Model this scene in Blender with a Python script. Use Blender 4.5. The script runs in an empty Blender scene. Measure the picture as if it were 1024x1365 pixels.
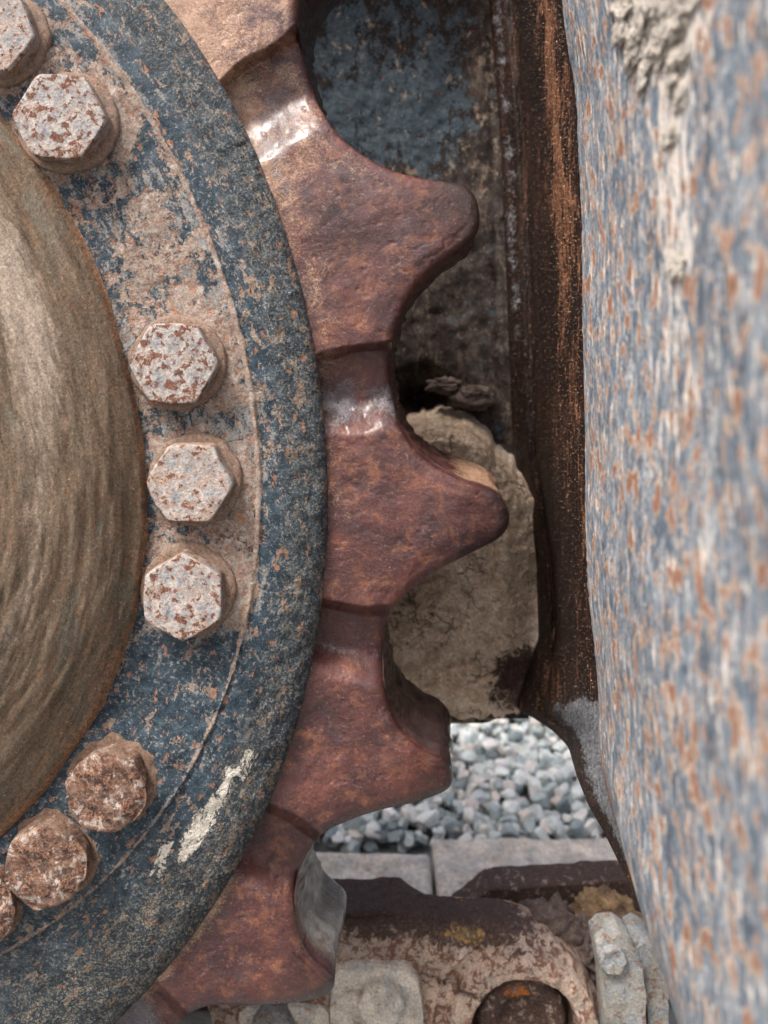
import bpy, math, random
import numpy as np
R = math.radians
random.seed(7)
# ------------------------------------------------------------------ units: 1 unit = 0.4 mm; F = focal length in units
U, F, CX, CY, HU = 0.0004, 1125.0, 512.0, 450.0, 1290.0   # CX, CY = where the level lens axis meets the picture
sc = bpy.context.scene
C = sc.collection
# camera
cam = bpy.data.cameras.new('camera'); camo = bpy.data.objects.new('camera', cam); C.objects.link(camo)
cam.sensor_fit = 'HORIZONTAL'; cam.sensor_width = 36.0; cam.lens = 36.0*F/1024
cam.shift_y = (CY-682.5)/1024; cam.clip_start = 0.01; cam.clip_end = 500
camo.location = (0, 0, HU*U); camo.rotation_euler = (R(90), 0, 0)
cam.dof.use_dof = True; cam.dof.focus_distance = 1120*U; cam.dof.aperture_fstop = 9.5
sc.camera = camo
# sky and sun (soft overcast)
SUN_EL, SUN_AZ = 57, 221           # azimuth clockwise from +Y (north)
w = bpy.data.worlds.new('World'); sc.world = w; w.use_nodes = True
nt = w.node_tree; bg = nt.nodes['Background']
sky = nt.nodes.new('ShaderNodeTexSky'); sky.sky_type = 'NISHITA'; sky.sun_disc = False
sky.sun_elevation = R(SUN_EL); sky.sun_rotation = R(SUN_AZ)
sky.air_density = 0.6; sky.dust_density = 8.0; sky.ozone_density = 0.2; sky.altitude = 0
nt.links.new(sky.outputs[0], bg.inputs[0]); bg.inputs[1].default_value = 0.085
sl = bpy.data.lights.new('sun', 'SUN'); sl.energy = 1.5; sl.angle = R(13); sl.color = (1, 0.985, 0.965)
so = bpy.data.objects.new('sun', sl); C.objects.link(so)
so.rotation_euler = (R(90-SUN_EL), 0, R(180-SUN_AZ)); so.location = (0, 0, 3)
sc.view_settings.view_transform = 'Standard'; sc.view_settings.look = 'None'
sc.view_settings.exposure = 1.5; sc.view_settings.gamma = 1
sc.cycles.max_bounces = 6

# ------------------------------------------------------------------ numpy noise
def _h(i, j, k, s):
    n = (i.astype(np.uint32)*np.uint32(374761393) + j.astype(np.uint32)*np.uint32(668265263)
         + k.astype(np.uint32)*np.uint32(2147483647) + np.uint32((s*974634777) & 0xffffffff))
    n = (n ^ (n >> np.uint32(13)))*np.uint32(1274126177)
    n = n ^ (n >> np.uint32(16)); n = n*np.uint32(2246822519); n = n ^ (n >> np.uint32(15))
    return (n & np.uint32(0xffffff)).astype(np.float32)/16777215.0*2-1
def vnoise(x, y, z=None, s=0):
    x = np.asarray(x, np.float64); y = np.asarray(y, np.float64)
    z = np.zeros_like(x) if z is None else np.asarray(z, np.float64)+np.zeros_like(x)
    x = x+1000; y = y+1000; z = z+1000
    i, j, k = np.floor(x).astype(np.int64), np.floor(y).astype(np.int64), np.floor(z).astype(np.int64)
    a, b, c = x-i, y-j, z-k
    a, b, c = a*a*a*(a*(a*6-15)+10), b*b*b*(b*(b*6-15)+10), c*c*c*(c*(c*6-15)+10)
    r = 0
    for di in (0, 1):
        for dj in (0, 1):
            for dk in (0, 1):
                r = r + _h(i+di, j+dj, k+dk, s)*((a if di else 1-a)*(b if dj else 1-b)*(c if dk else 1-c))
    return r
def fbm(x, y, z=None, o=4, s=0, g=0.5):
    r, a = 0, 1.0
    for q in range(o):
        f = 2.03**q
        r = r + a*vnoise(x*f+q*17.3, y*f+q*5.1, None if z is None else z*f, s+q); a *= g
    return r
def sst(a, b, x):
    t = np.clip((x-a)/(b-a), 0, 1); return t*t*(3-2*t)

# ------------------------------------------------------------------ geometry helpers
def W(px, py, d):
    """image position of the place at distance d (units) -> metres"""
    px, py, d = np.broadcast_arrays(np.asarray(px, float), np.asarray(py, float), np.asarray(d, float))
    return np.stack([(px-CX)*d/F*U, d*U, (HU-(py-CY)*d/F)*U], -1)
def V(x, v, d):
    """x right, v down from the camera's height, d away, all in units -> metres"""
    x, v, d = np.broadcast_arrays(np.asarray(x, float), np.asarray(v, float), np.asarray(d, float))
    return np.stack([x*U, d*U, (HU-v)*U], -1)
def normals(P):
    a = np.gradient(P, axis=0); b = np.gradient(P, axis=1)
    n = np.cross(a, b); return n/np.maximum(np.linalg.norm(n, axis=-1, keepdims=True), 1e-12)
def disp(P, amt, flip=1):
    return P+normals(P)*(amt*U*flip)[..., None]
class MB:
    def __init__(s): s.v = []; s.f = []; s.pc = []; s.mk = []; s.n = 0
    def raw(s, v, faces, pc=None, mk=None):
        v = np.asarray(v, float).reshape(-1, 3); k = len(v)
        s.v.append(v); s.pc.append(v/U if pc is None else np.asarray(pc, float).reshape(-1, 3))
        s.mk.append(np.zeros((k, 3)) if mk is None else np.asarray(mk, float).reshape(-1, 3))
        for f in faces:
            f = np.asarray(f)
            if f.size: s.f.append(f+s.n)
        s.n += k; return s
    def grid(s, P, pc=None, mk=None, cu=False, cv=False, flip=False):
        n, m = P.shape[:2]; idx = np.arange(n*m).reshape(n, m)
        if cu: idx = np.vstack([idx, idx[:1]])
        if cv: idx = np.hstack([idx, idx[:, :1]])
        q = np.stack([idx[:-1, :-1], idx[1:, :-1], idx[1:, 1:], idx[:-1, 1:]], -1).reshape(-1, 4)
        if flip: q = q[:, ::-1]
        if mk is not None and np.asarray(mk).shape[:-1] != (n, m): mk = np.broadcast_to(mk, (n, m, 3))
        return s.raw(P, [q], pc, mk)
    def shell(s, P, off, pc=None, mk=None, flip=False):
        """a sheet with real thickness: front, back and the four edge strips"""
        n, m = P.shape[:2]; off = np.asarray(off, float)*U
        s.grid(P, pc, mk, flip=flip)
        Q = P+off; pc2 = None if pc is None else pc+np.array([0, 0, np.linalg.norm(off)/U]); s.grid(Q, pc2, mk, flip=not flip)
        for e in ((np.s_[0, :], 0), (np.s_[-1, :], 1), (np.s_[:, 0], 1), (np.s_[:, -1], 0)):
            A, B = P[e[0]], Q[e[0]]
            G = np.stack([A, B]); g2 = None if pc is None else np.stack([pc[e[0]], pc2[e[0]]])
            m2 = None if mk is None else np.stack([np.broadcast_to(mk, (n, m, 3))[e[0]]]*2)
            s.grid(G, g2, m2, flip=bool(e[1]) ^ flip)
        return s
    def build(s, name, mat, parent=None, sharp=None):
        me = bpy.data.meshes.new(name)
        v = np.concatenate(s.v).astype(np.float32)
        quads = [f for f in s.f if f.shape[1] == 4]; tris = [f for f in s.f if f.shape[1] == 3]
        q = np.concatenate(quads) if quads else np.zeros((0, 4), int); t = np.concatenate(tris) if tris else np.zeros((0, 3), int)
        me.vertices.add(len(v)); me.vertices.foreach_set('co', v.ravel())
        loops = np.concatenate([q.ravel(), t.ravel()]).astype(np.int32)
        me.loops.add(len(loops)); me.loops.foreach_set('vertex_index', loops)
        st = np.concatenate([np.arange(len(q))*4, len(q)*4+np.arange(len(t))*3]).astype(np.int32)
        me.polygons.add(len(st)); me.polygons.foreach_set('loop_start', st)
        me.update(calc_edges=True); me.validate()
        me.polygons.foreach_set('use_smooth', [True]*len(me.polygons))
        if len(me.vertices) == len(v):
            a = me.attributes.new('pc', 'FLOAT_VECTOR', 'POINT'); a.data.foreach_set('vector', np.concatenate(s.pc).astype(np.float32).ravel())
            a = me.attributes.new('mk', 'FLOAT_VECTOR', 'POINT'); a.data.foreach_set('vector', np.concatenate(s.mk).astype(np.float32).ravel())
        if sharp: me.set_sharp_from_angle(angle=R(sharp))
        me.materials.append(mat)
        o = bpy.data.objects.new(name, me); C.objects.link(o)
        if parent is not None: o.parent = parent; o.matrix_parent_inverse = MPI[parent]
        return o
from mathutils import Matrix
class _M(dict):
    def __missing__(s, k):
        return Matrix.Translation(k.location).inverted()
MPI = _M()
def thing(name, loc, label, cat, group=None):
    o = bpy.data.objects.new(name, None); o.empty_display_size = 0.02; C.objects.link(o); o.location = [float(c) for c in loc]
    return tag(o, label, cat, group)
def tag(o, label=None, cat=None, group=None, kind=None):
    for k, x in (('label', label), ('category', cat), ('group', group), ('kind', kind)):
        if x: o[k] = x
    return o
def curve(pts, n=None, step=None):
    """Catmull-Rom through pts, resampled evenly"""
    p = np.array(pts, float); p = np.vstack([2*p[0]-p[1], p, 2*p[-1]-p[-2]])
    t = np.linspace(0, 1, 14, endpoint=False)[:, None]; out = []
    for i in range(1, len(p)-2):
        a, b, c, d = p[i-1], p[i], p[i+1], p[i+2]
        out.append(0.5*((2*b)+(c-a)*t+(2*a-5*b+4*c-d)*t*t+(3*b-a-3*c+d)*t**3))
    q = np.vstack(out+[p[-2][None]])
    L = np.r_[0, np.cumsum(np.linalg.norm(np.diff(q, axis=0), axis=1))]
    if step: n = int(L[-1]/step)+1
    s = np.linspace(0, L[-1], n)
    return np.stack([np.interp(s, L, q[:, k]) for k in range(q.shape[1])], -1)

# ------------------------------------------------------------------ materials
class N:
    """small node writer"""
    def __init__(s, name):
        s.m = bpy.data.materials.new(name); s.m.use_nodes = True; s.t = s.m.node_tree
        s.b = s.t.nodes['Principled BSDF']; s.b.inputs['Specular IOR Level'].default_value = 0.22
        a = s.t.nodes.new('ShaderNodeAttribute'); a.attribute_name = 'pc'; s.pc = a.outputs['Vector']
        k = s.t.nodes.new('ShaderNodeAttribute'); k.attribute_name = 'mk'
        x = s.t.nodes.new('ShaderNodeSeparateXYZ'); s.t.links.new(k.outputs['Vector'], x.inputs[0]); s.mk = x.outputs
    def put(s, i, v):
        if isinstance(v, bpy.types.NodeSocket): s.t.links.new(v, i)
        elif isinstance(v, (tuple, list)) and len(v) == 3 and i.type == 'RGBA': i.default_value = (*v, 1)
        else: i.default_value = v
    def sc(s, v, x, y, z, off=(0, 0, 0)):
        n = s.t.nodes.new('ShaderNodeMapping'); s.put(n.inputs[0], v); n.inputs['Scale'].default_value = (x, y, z); n.inputs['Location'].default_value = off
        return n.outputs[0]
    def noise(s, v, scale, det=4, rough=0.55, dist=0, off=0):
        if off: v = s.sc(v, 1, 1, 1, (off*37.1, off*11.7, off*91.3))
        n = s.t.nodes.new('ShaderNodeTexNoise'); s.put(n.inputs['Vector'], v); n.inputs['Scale'].default_value = scale
        n.inputs['Detail'].default_value = det; n.inputs['Roughness'].default_value = rough; n.inputs['Distortion'].default_value = dist
        return n.outputs[0]
    def vor(s, v, scale, feat='F1', rnd=1.0, out='Distance'):
        n = s.t.nodes.new('ShaderNodeTexVoronoi'); n.feature = feat; s.put(n.inputs['Vector'], v); n.inputs['Scale'].default_value = scale
        n.inputs['Randomness'].default_value = rnd; return n.outputs[out]
    def M(s, op, a, b=0.0, c=None):
        n = s.t.nodes.new('ShaderNodeMath'); n.operation = op; s.put(n.inputs[0], a); s.put(n.inputs[1], b)
        if c is not None: s.put(n.inputs[2], c)
        return n.outputs[0]
    def rng(s, v, a, b, c=0.0, d=1.0):
        n = s.t.nodes.new('ShaderNodeMapRange'); n.interpolation_type = 'SMOOTHSTEP' if (c, d) in ((0.0, 1.0), (1.0, 0.0)) else 'LINEAR'
        s.put(n.inputs[0], v); n.inputs[1].default_value = a; n.inputs[2].default_value = b
        s.put(n.inputs[3], c); s.put(n.inputs[4], d); return n.outputs[0]
    def mix(s, f, a, b, mode='MIX'):
        n = s.t.nodes.new('ShaderNodeMix'); n.data_type = 'RGBA'; n.blend_type = mode
        s.put(n.inputs[0], f); s.put(n.inputs[6], a); s.put(n.inputs[7], b); return n.outputs[2]
    def col(s, f, stops):
        n = s.t.nodes.new('ShaderNodeValToRGB'); e = n.color_ramp.elements
        while len(e) < len(stops): e.new(0.5)
        for q, (p, c) in zip(e, stops): q.position = p; q.color = (*c, 1)
        s.put(n.inputs[0], f); return n.outputs[0]
    def vary(s, c, f, lo=0.75, hi=1.3):
        g = s.rng(f, 0.3, 0.7, lo, hi)
        n = s.t.nodes.new('ShaderNodeVectorMath'); n.operation = 'SCALE'; s.put(n.inputs[0], c); s.put(n.inputs['Scale'], g); return n.outputs[0]
    def done(s, c, rough, bump=None, dist=1.0, strength=1.0, metal=None, spec=None, grit=1.0):
        if grit:
            g1 = s.noise(s.pc, 0.24, 5, 0.9, 0, 31); g2 = s.noise(s.pc, 0.33, 2, 0.7, 0, 33); g3 = s.noise(s.pc, 0.26, 2, 0.7, 0, 35)
            c = s.vary(c, g1, 1-0.5*grit, 1+0.55*grit)
            c = s.mix(s.M('MULTIPLY', s.rng(g2, 0.60, 0.68), 0.55*grit), c, s.mix(0.75, c, (0.02, 0.015, 0.015)))
            c = s.mix(s.M('MULTIPLY', s.rng(g3, 0.63, 0.71), 0.42*grit), c, s.mix(0.5, c, (0.62, 0.52, 0.42)))
            if bump is not None: bump = add(s, bump, s.M('MULTIPLY', g1, 1.8*grit))
        s.put(s.b.inputs['Base Color'], c); s.put(s.b.inputs['Roughness'], rough)
        if metal is not None: s.put(s.b.inputs['Metallic'], metal)
        if spec is not None: s.put(s.b.inputs['Specular IOR Level'], spec)
        if bump is not None:
            n = s.t.nodes.new('ShaderNodeBump'); n.inputs['Distance'].default_value = dist*U; n.inputs['Strength'].default_value = strength
            s.put(n.inputs['Height'], bump); s.t.links.new(n.outputs[0], s.b.inputs['Normal'])
        return s.m
def add(s, *t):
    r = t[0]
    for x in t[1:]: r = s.M('ADD', r, x)
    return r

def mat_rust():      # toothed rim: mk = (polish, dust; flanks painted pale and dark, -)
    s = N('sprocket_rust'); p = s.pc
    big = s.noise(p, 0.012, 5, 0.6); mid = s.noise(p, 0.04, 6, 0.65, 0.5, 1); fin = s.noise(p, 0.35, 5, 0.7, 0, 2); vf = s.noise(p, 1.1, 3, 0.7, 0, 3)
    c = s.col(big, [(0.3, (0.028, 0.010, 0.012)), (0.45, (0.058, 0.018, 0.018)), (0.58, (0.098, 0.030, 0.025)), (0.72, (0.15, 0.052, 0.034))])
    c = s.mix(s.M('MULTIPLY', s.rng(mid, 0.50, 0.66), 0.62), c, (0.23, 0.088, 0.042))
    c = s.mix(s.M('MULTIPLY', s.rng(s.noise(p, 0.025, 6, 0.7, 0.3, 7), 0.53, 0.66), 0.6), c, (0.060, 0.034, 0.042))
    # dust film
    dn = add(s, s.mk[1], s.rng(s.noise(p, 0.03, 6, 0.7, 0.6, 5), 0.3, 0.7, -0.35, 0.35), s.rng(fin, 0.3, 0.7, -0.2, 0.2))
    c = s.mix(s.M('MULTIPLY', s.rng(dn, 0.3, 0.9), 0.85), c, s.mix(big, (0.47, 0.31, 0.20), (0.36, 0.2, 0.13)))
    c = s.mix(s.M('MULTIPLY', s.rng(add(s, s.M('MULTIPLY', s.mk[1], -1.0), s.rng(mid, .3, .7, -.25, .25)), 0.05, 0.8), 0.9), c, s.vary((0.024, 0.013, 0.013), fin, 0.7, 1.4))  # negative values of the same channel darken tips and flanks
    # polish
    po = s.rng(add(s, s.mk[0], s.rng(mid, 0.3, 0.7, -0.3, 0.3), s.rng(fin, 0.3, 0.7, -0.25, 0.25)), 0.35, 0.8)
    c = s.mix(s.M('MULTIPLY', po, 0.8), c, (0.17, 0.165, 0.19))
    c = s.vary(s.vary(c, fin, 0.7, 1.32), vf, 0.8, 1.2)
    # light grains
    g = s.rng(s.noise(p, 0.5, 2, 0.5, 0, 9), 0.70, 0.76)
    c = s.mix(s.M('MULTIPLY', g, 0.6), c, (0.45, 0.3, 0.2))
    c = s.mix(s.rng(s.mk[2], 0.3, 0.8), c, s.vary(s.mix(s.rng(mid, .4, .6), (0.16, 0.15, 0.15), (0.10, 0.075, 0.06)), fin, 0.7, 1.3))
    ro = s.M('SUBTRACT', s.rng(mid, 0.3, 0.7, 0.32, 0.52), s.M('MULTIPLY', po, 0.12))
    s.b.inputs['Coat Weight'].default_value = 0.55; s.put(s.b.inputs['Coat Roughness'], s.rng(mid, 0.3, 0.7, 0.16, 0.42))
    bump = add(s, s.M('MULTIPLY', fin, 1.0), s.M('MULTIPLY', mid, 2.0), s.M('MULTIPLY', vf, 0.7), s.M('MULTIPLY', s.noise(p, 0.1, 3, .6, 0, 4), s.M('ADD', 1.2, s.M('MULTIPLY', po, 2.4))))
    return s.done(c, ro, bump, 1.0, 0.9, spec=s.M('ADD', 0.45, s.M('MULTIPLY', po, 0.55)), metal=s.M('MULTIPLY', po, 0.45), grit=0.85)
def mat_blue():      # mounting ring: pc=(arc, r-from-parting, 0); mk=(pebble zone, dirt bias, white splash)
    s = N('flaking_blue_paint'); p = s.pc
    big = s.noise(p, 0.02, 4, 0.6, 0.4); mid = s.noise(p, 0.055, 5, 0.68, 0.4, 1); fin = s.noise(p, 0.3, 5, 0.7, 0, 2); vf = s.noise(p, 0.9, 3, 0.7, 0, 3)
    st = s.noise(s.sc(p, 0.35, 1, 1), 0.07, 5, 0.65, 0.2, 4)
    c = s.col(mid, [(0.3, (0.015, 0.026, 0.037)), (0.48, (0.030, 0.052, 0.072)), (0.66, (0.068, 0.098, 0.122))])
    c = s.vary(c, fin, 0.65, 1.4)
    # grey scuffs
    sf = s.rng(add(s, st, s.rng(fin, 0.3, 0.7, -0.08, 0.08), s.M('MULTIPLY', s.mk[1], 0.16)), 0.56, 0.68)
    c = s.mix(s.M('MULTIPLY', sf, 0.75), c, s.mix(fin, (0.24, 0.23, 0.22), (0.40, 0.38, 0.35)))
    # tan dirt / rust patches with a crisp edge
    pt = s.rng(add(s, big, s.rng(mid, 0.3, 0.7, -0.12, 0.12), s.M('MULTIPLY', s.mk[1], 0.26), s.rng(fin, .3, .7, -0.06, 0.06)), 0.63, 0.685)
    tan = s.col(s.noise(p, 0.09, 5, 0.7, 0.5, 6), [(0.3, (0.15, 0.07, 0.052)), (0.43, (0.27, 0.17, 0.125)), (0.55, (0.34, 0.265, 0.215)), (0.68, (0.44, 0.40, 0.36))])
    c = s.mix(s.M('MULTIPLY', pt, 0.82), c, s.vary(tan, vf, 0.75, 1.25))
    sp = s.rng(add(s, s.noise(p, 0.16, 4, 0.75, 0.2, 21), s.rng(big, .3, .7, -.05, .05)), 0.55, 0.64)
    c = s.mix(s.M('MULTIPLY', sp, 0.6), c, s.mix(mid, (0.30, 0.33, 0.34), (0.42, 0.36, 0.29)))
    # small chips
    ch = s.rng(s.noise(s.sc(p, 0.6, 1, 1), 0.085, 4, 0.6, 0.3, 8), 0.60, 0.64)
    c = s.mix(s.M('MULTIPLY', ch, 0.85), c, s.mix(mid, (0.40, 0.24, 0.15), (0.30, 0.12, 0.07)))
    c2 = s.rng(add(s, s.noise(s.sc(p, 0.5, 1, 1), 0.05, 5, 0.65, 0.3, 18), s.rng(fin, .3, .7, -.04, .04)), 0.585, 0.625)
    c = s.mix(s.M('MULTIPLY', c2, 0.8), c, s.vary(s.mix(mid, (0.22, 0.15, 0.11), (0.42, 0.34, 0.26)), fin, 0.7, 1.3))
    # pebbled dirt of the outer slope
    vo = s.noise(p, 0.28, 3, 0.8, 0.2, 12)
    pb = s.M('MULTIPLY', s.mk[0], s.rng(add(s, vo, s.rng(mid, .3, .7, -0.06, 0.06)), 0.5, 0.6))
    c = s.mix(s.M('MULTIPLY', pb, 0.8), c, s.mix(s.noise(p, 0.05, 3, 0.6, 0, 13), (0.16, 0.15, 0.11), (0.36, 0.30, 0.22)))
    pd = s.M('MULTIPLY', s.mk[0], s.rng(s.noise(p, 0.28, 3, 0.8, 0.2, 14), 0.48, 0.58))
    c = s.mix(s.M('MULTIPLY', pd, 0.6), c, (0.035, 0.04, 0.042))
    # white splash
    wh = s.rng(add(s, s.mk[2], s.rng(s.noise(s.sc(p, 0.6, 1.4, 1), 0.07, 5, 0.75, 0.6, 15), 0.3, 0.7, -0.9, 0.9), s.rng(fin, .3, .7, -0.35, 0.35)), 0.48, 0.75)
    wh = s.M('MULTIPLY', wh, s.rng(s.mk[2], 0.15, 0.4))
    c = s.mix(wh, c, s.mix(fin, (0.52, 0.47, 0.38), (0.80, 0.77, 0.70)))
    bump = add(s, s.M('MULTIPLY', fin, 1.4), s.M('MULTIPLY', vf, 0.8), s.M('MULTIPLY', pt, 1.6), s.M('MULTIPLY', ch, 1.0), s.M('MULTIPLY', mid, 3.0),
               s.M('MULTIPLY', s.M('MULTIPLY', s.mk[0], vo), 7.0), s.M('MULTIPLY', wh, 1.5))
    return s.done(c, s.rng(add(s, pt, sf), 0, 1, 0.42, 0.75), bump, 1.0, 0.85)
def mat_bolt(name, rusty):
    s = N(name); oi = s.t.nodes.new('ShaderNodeObjectInfo')
    va = s.t.nodes.new('ShaderNodeVectorMath'); va.operation = 'ADD'; s.put(va.inputs[0], s.pc)
    sc_ = s.t.nodes.new('ShaderNodeVectorMath'); sc_.operation = 'SCALE'; s.put(sc_.inputs[0], oi.outputs['Location']); sc_.inputs['Scale'].default_value = 9000
    s.put(va.inputs[1], sc_.outputs[0]); p = va.outputs[0]
    big = s.noise(p, 0.028, 4, 0.6, 0.3); mid = s.noise(p, 0.095, 4, 0.68, 0.3, 1); fin = s.noise(p, 0.4, 4, 0.7, 0, 2)
    c = s.col(s.noise(p, 0.06, 5, 0.7, 0.5, 3), [(0.3, (0.17, 0.19, 0.215)), (0.43, (0.30, 0.30, 0.305)), (0.56, (0.42, 0.395, 0.37)), (0.7, (0.56, 0.545, 0.52))] if not rusty else [(0.33, (0.030, 0.018, 0.017)), (0.46, (0.075, 0.042, 0.035)), (0.56, (0.14, 0.095, 0.075)), (0.60, (0.42, 0.37, 0.33))])
    c = s.mix(s.M('MULTIPLY', s.rng(big, 0.46, 0.62), 0.55 if not rusty else 0.3), c, (0.42, 0.28, 0.20))
    k = 0.56 - 0.03*rusty
    rs = s.rng(add(s, mid, s.rng(oi.outputs['Random'], 0.0, 1.0, -0.035, 0.05), s.rng(big, 0.3, 0.7, -0.05, 0.05)), k, k+0.04)
    c = s.mix(s.M('MULTIPLY', rs, 0.93 if not rusty else 0.45), c, s.col(fin, [(0.3, (0.065, 0.026, 0.02)), (0.5, (0.15, 0.058, 0.04)), (0.66, (0.30, 0.13, 0.065))]))
    h = s.rng(mid, k-0.06, k+0.0)
    c = s.mix(s.M('MULTIPLY', s.M('SUBTRACT', h, rs), 0.6), c, (0.42, 0.24, 0.15))
    c = s.mix(s.rng(s.mk[0], 0.2, 0.9), c, s.vary(s.mix(big, (0.17, 0.10, 0.07), (0.36, 0.25, 0.18)), mid, 0.6, 1.3))
    c = s.vary(c, fin, 0.82, 1.15)
    bump = add(s, s.M('MULTIPLY', rs, -1.3), s.M('MULTIPLY', mid, 2.5+2.5*rusty), s.M('MULTIPLY', fin, 1.4))
    return s.done(c, s.rng(rs, 0, 1, 0.55, 0.8), bump, 1.0, 0.9)
def mat_hub():       # pc=(arc, r, 0)
    s = N('caked_brown_hub'); p = s.pc
    st = s.noise(s.sc(p, 0.16, 1, 1), 0.055, 7, 0.72, 0.1); s2 = s.noise(s.sc(p, 0.22, 1, 1), 0.11, 5, 0.7, 0.4, 1)
    mid = s.noise(p, 0.05, 6, 0.7, 0, 2); fin = s.noise(p, 0.4, 5, 0.75, 0, 3); vf = s.noise(p, 1.2, 2, 0.7, 0, 4)
    c = s.col(st, [(0.28, (0.085, 0.058, 0.040)), (0.42, (0.130, 0.092, 0.062)), (0.54, (0.170, 0.126, 0.088)), (0.72, (0.23, 0.180, 0.130))])
    c = s.mix(s.M('MULTIPLY', s.rng(s2, 0.52, 0.66), 0.6), c, (0.24, 0.125, 0.065))
    c = s.mix(s.M('MULTIPLY', s.rng(s.noise(s.sc(p, 0.12, 1, 1), 0.09, 4, 0.7, 1.0, 8), 0.57, 0.66), 0.5), c, (0.040, 0.032, 0.026))
    c = s.mix(s.M('MULTIPLY', s.rng(s.noise(s.sc(p, 0.3, 1, 1), 0.03, 4, 0.6, 0.2, 9), 0.54, 0.66), 0.4), c, (0.15, 0.16, 0.13))
    c = s.mix(s.rng(add(s, s.mk[0], s.rng(s2, .3, .7, -.3, .3)), 0.25, 0.95), c, s.vary((0.38, 0.31, 0.25), mid, 0.8, 1.15))
    c = s.mix(s.rng(add(s, s.mk[1], s.rng(mid, .3, .7, -.3, .3)), 0.3, 0.8), c, s.vary((0.30, 0.17, 0.10), fin, 0.7, 1.3))
    c = s.vary(s.vary(c, fin, 0.6, 1.45), vf, 0.85, 1.15)
    g = s.rng(s.noise(p, 0.28, 2, 0.6, 0, 11), 0.67, 0.72); c = s.mix(s.M('MULTIPLY', g, 0.8), c, (0.55, 0.36, 0.18))
    bump = add(s, s.M('MULTIPLY', st, 1.5), s.M('MULTIPLY', s2, 1.5), s.M('MULTIPLY', fin, 2.2), s.M('MULTIPLY', g, 1.5), s.M('MULTIPLY', mid, 4.0))
    return s.done(c, 0.72, bump, 1.0, 0.85)
def mat_guard():     # pc=(d, v, 0); mk=(dark dirt, chalk, grey)
    s = N('worn_blue_guard_paint'); p = s.pc
    q = s.sc(p, 1, 0.85, 1)
    big = s.noise(q, 0.013, 4, 0.6, 0.2); mid = s.noise(q, 0.05, 5, 0.7, 0.4, 1); st = s.noise(s.sc(p, 1, 0.3, 1), 0.08, 6, 0.75, 0.3, 2); fin = s.noise(q, 0.25, 5, 0.75, 0, 3)
    c = s.col(mid, [(0.28, (0.055, 0.080, 0.110)), (0.43, (0.115, 0.155, 0.200)), (0.57, (0.20, 0.245, 0.290)), (0.72, (0.38, 0.41, 0.43))])
    c = s.mix(s.M('MULTIPLY', s.rng(add(s, st, s.rng(fin, .3, .7, -.1, .1)), 0.50, 0.64), 0.62), c, (0.60, 0.58, 0.56))
    c = s.mix(s.M('MULTIPLY', s.rng(s.noise(s.sc(p, 1, 0.16, 1), 0.06, 5, 0.7, 0.3, 12), 0.52, 0.64), 0.6), c, (0.05, 0.06, 0.08))
    rp = s.noise(s.sc(p, 1, 0.8, 1), 0.05, 3, 0.5, 0.0, 5)
    th = add(s, rp, s.rng(big, 0.3, 0.7, -0.07, 0.07), s.rng(fin, .3, .7, -.03, .03), s.M('MULTIPLY', s.mk[0], 0.03))
    c = s.mix(s.M('MULTIPLY', s.rng(th, 0.525, 0.60), 0.75), c, s.mix(fin, (0.46, 0.32, 0.23), (0.62, 0.50, 0.39)))
    c = s.mix(s.M('MULTIPLY', s.rng(th, 0.585, 0.66), 0.85), c, s.mix(fin, (0.15, 0.055, 0.035), (0.33, 0.15, 0.085)))
    r2 = s.noise(s.sc(p, 1, 0.5, 1), 0.12, 3, 0.6, 0.3, 8)
    c = s.mix(s.M('MULTIPLY', s.rng(r2, 0.60, 0.64), 0.8), c, s.mix(mid, (0.50, 0.36, 0.26), (0.30, 0.14, 0.08)))
    r3 = s.rng(add(s, s.noise(s.sc(p, 1, 0.3, 1), 0.09, 4, 0.7, 0.3, 9), s.M('MULTIPLY', s.mk[1], 0.17)), 0.58, 0.64)
    c = s.mix(s.M('MULTIPLY', r3, 0.85), c, (0.74, 0.69, 0.63))
    c = s.mix(s.rng(add(s, s.mk[0], s.rng(mid, .3, .7, -.35, .35)), 0.3, 0.8), c, s.vary(s.mix(mid, (0.09, 0.05, 0.04), (0.22, 0.14, 0.10)), fin, 0.6, 1.4))
    c = s.vary(c, fin, 0.78, 1.22)
    bump = add(s, s.M('MULTIPLY', fin, 0.9), s.M('MULTIPLY', mid, 0.8), s.M('MULTIPLY', s.rng(th, 0.545, 0.62), 0.5), s.M('MULTIPLY', r3, 0.6))
    return s.done(c, 0.6, bump, 1.0, 0.6, grit=0.6)
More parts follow.
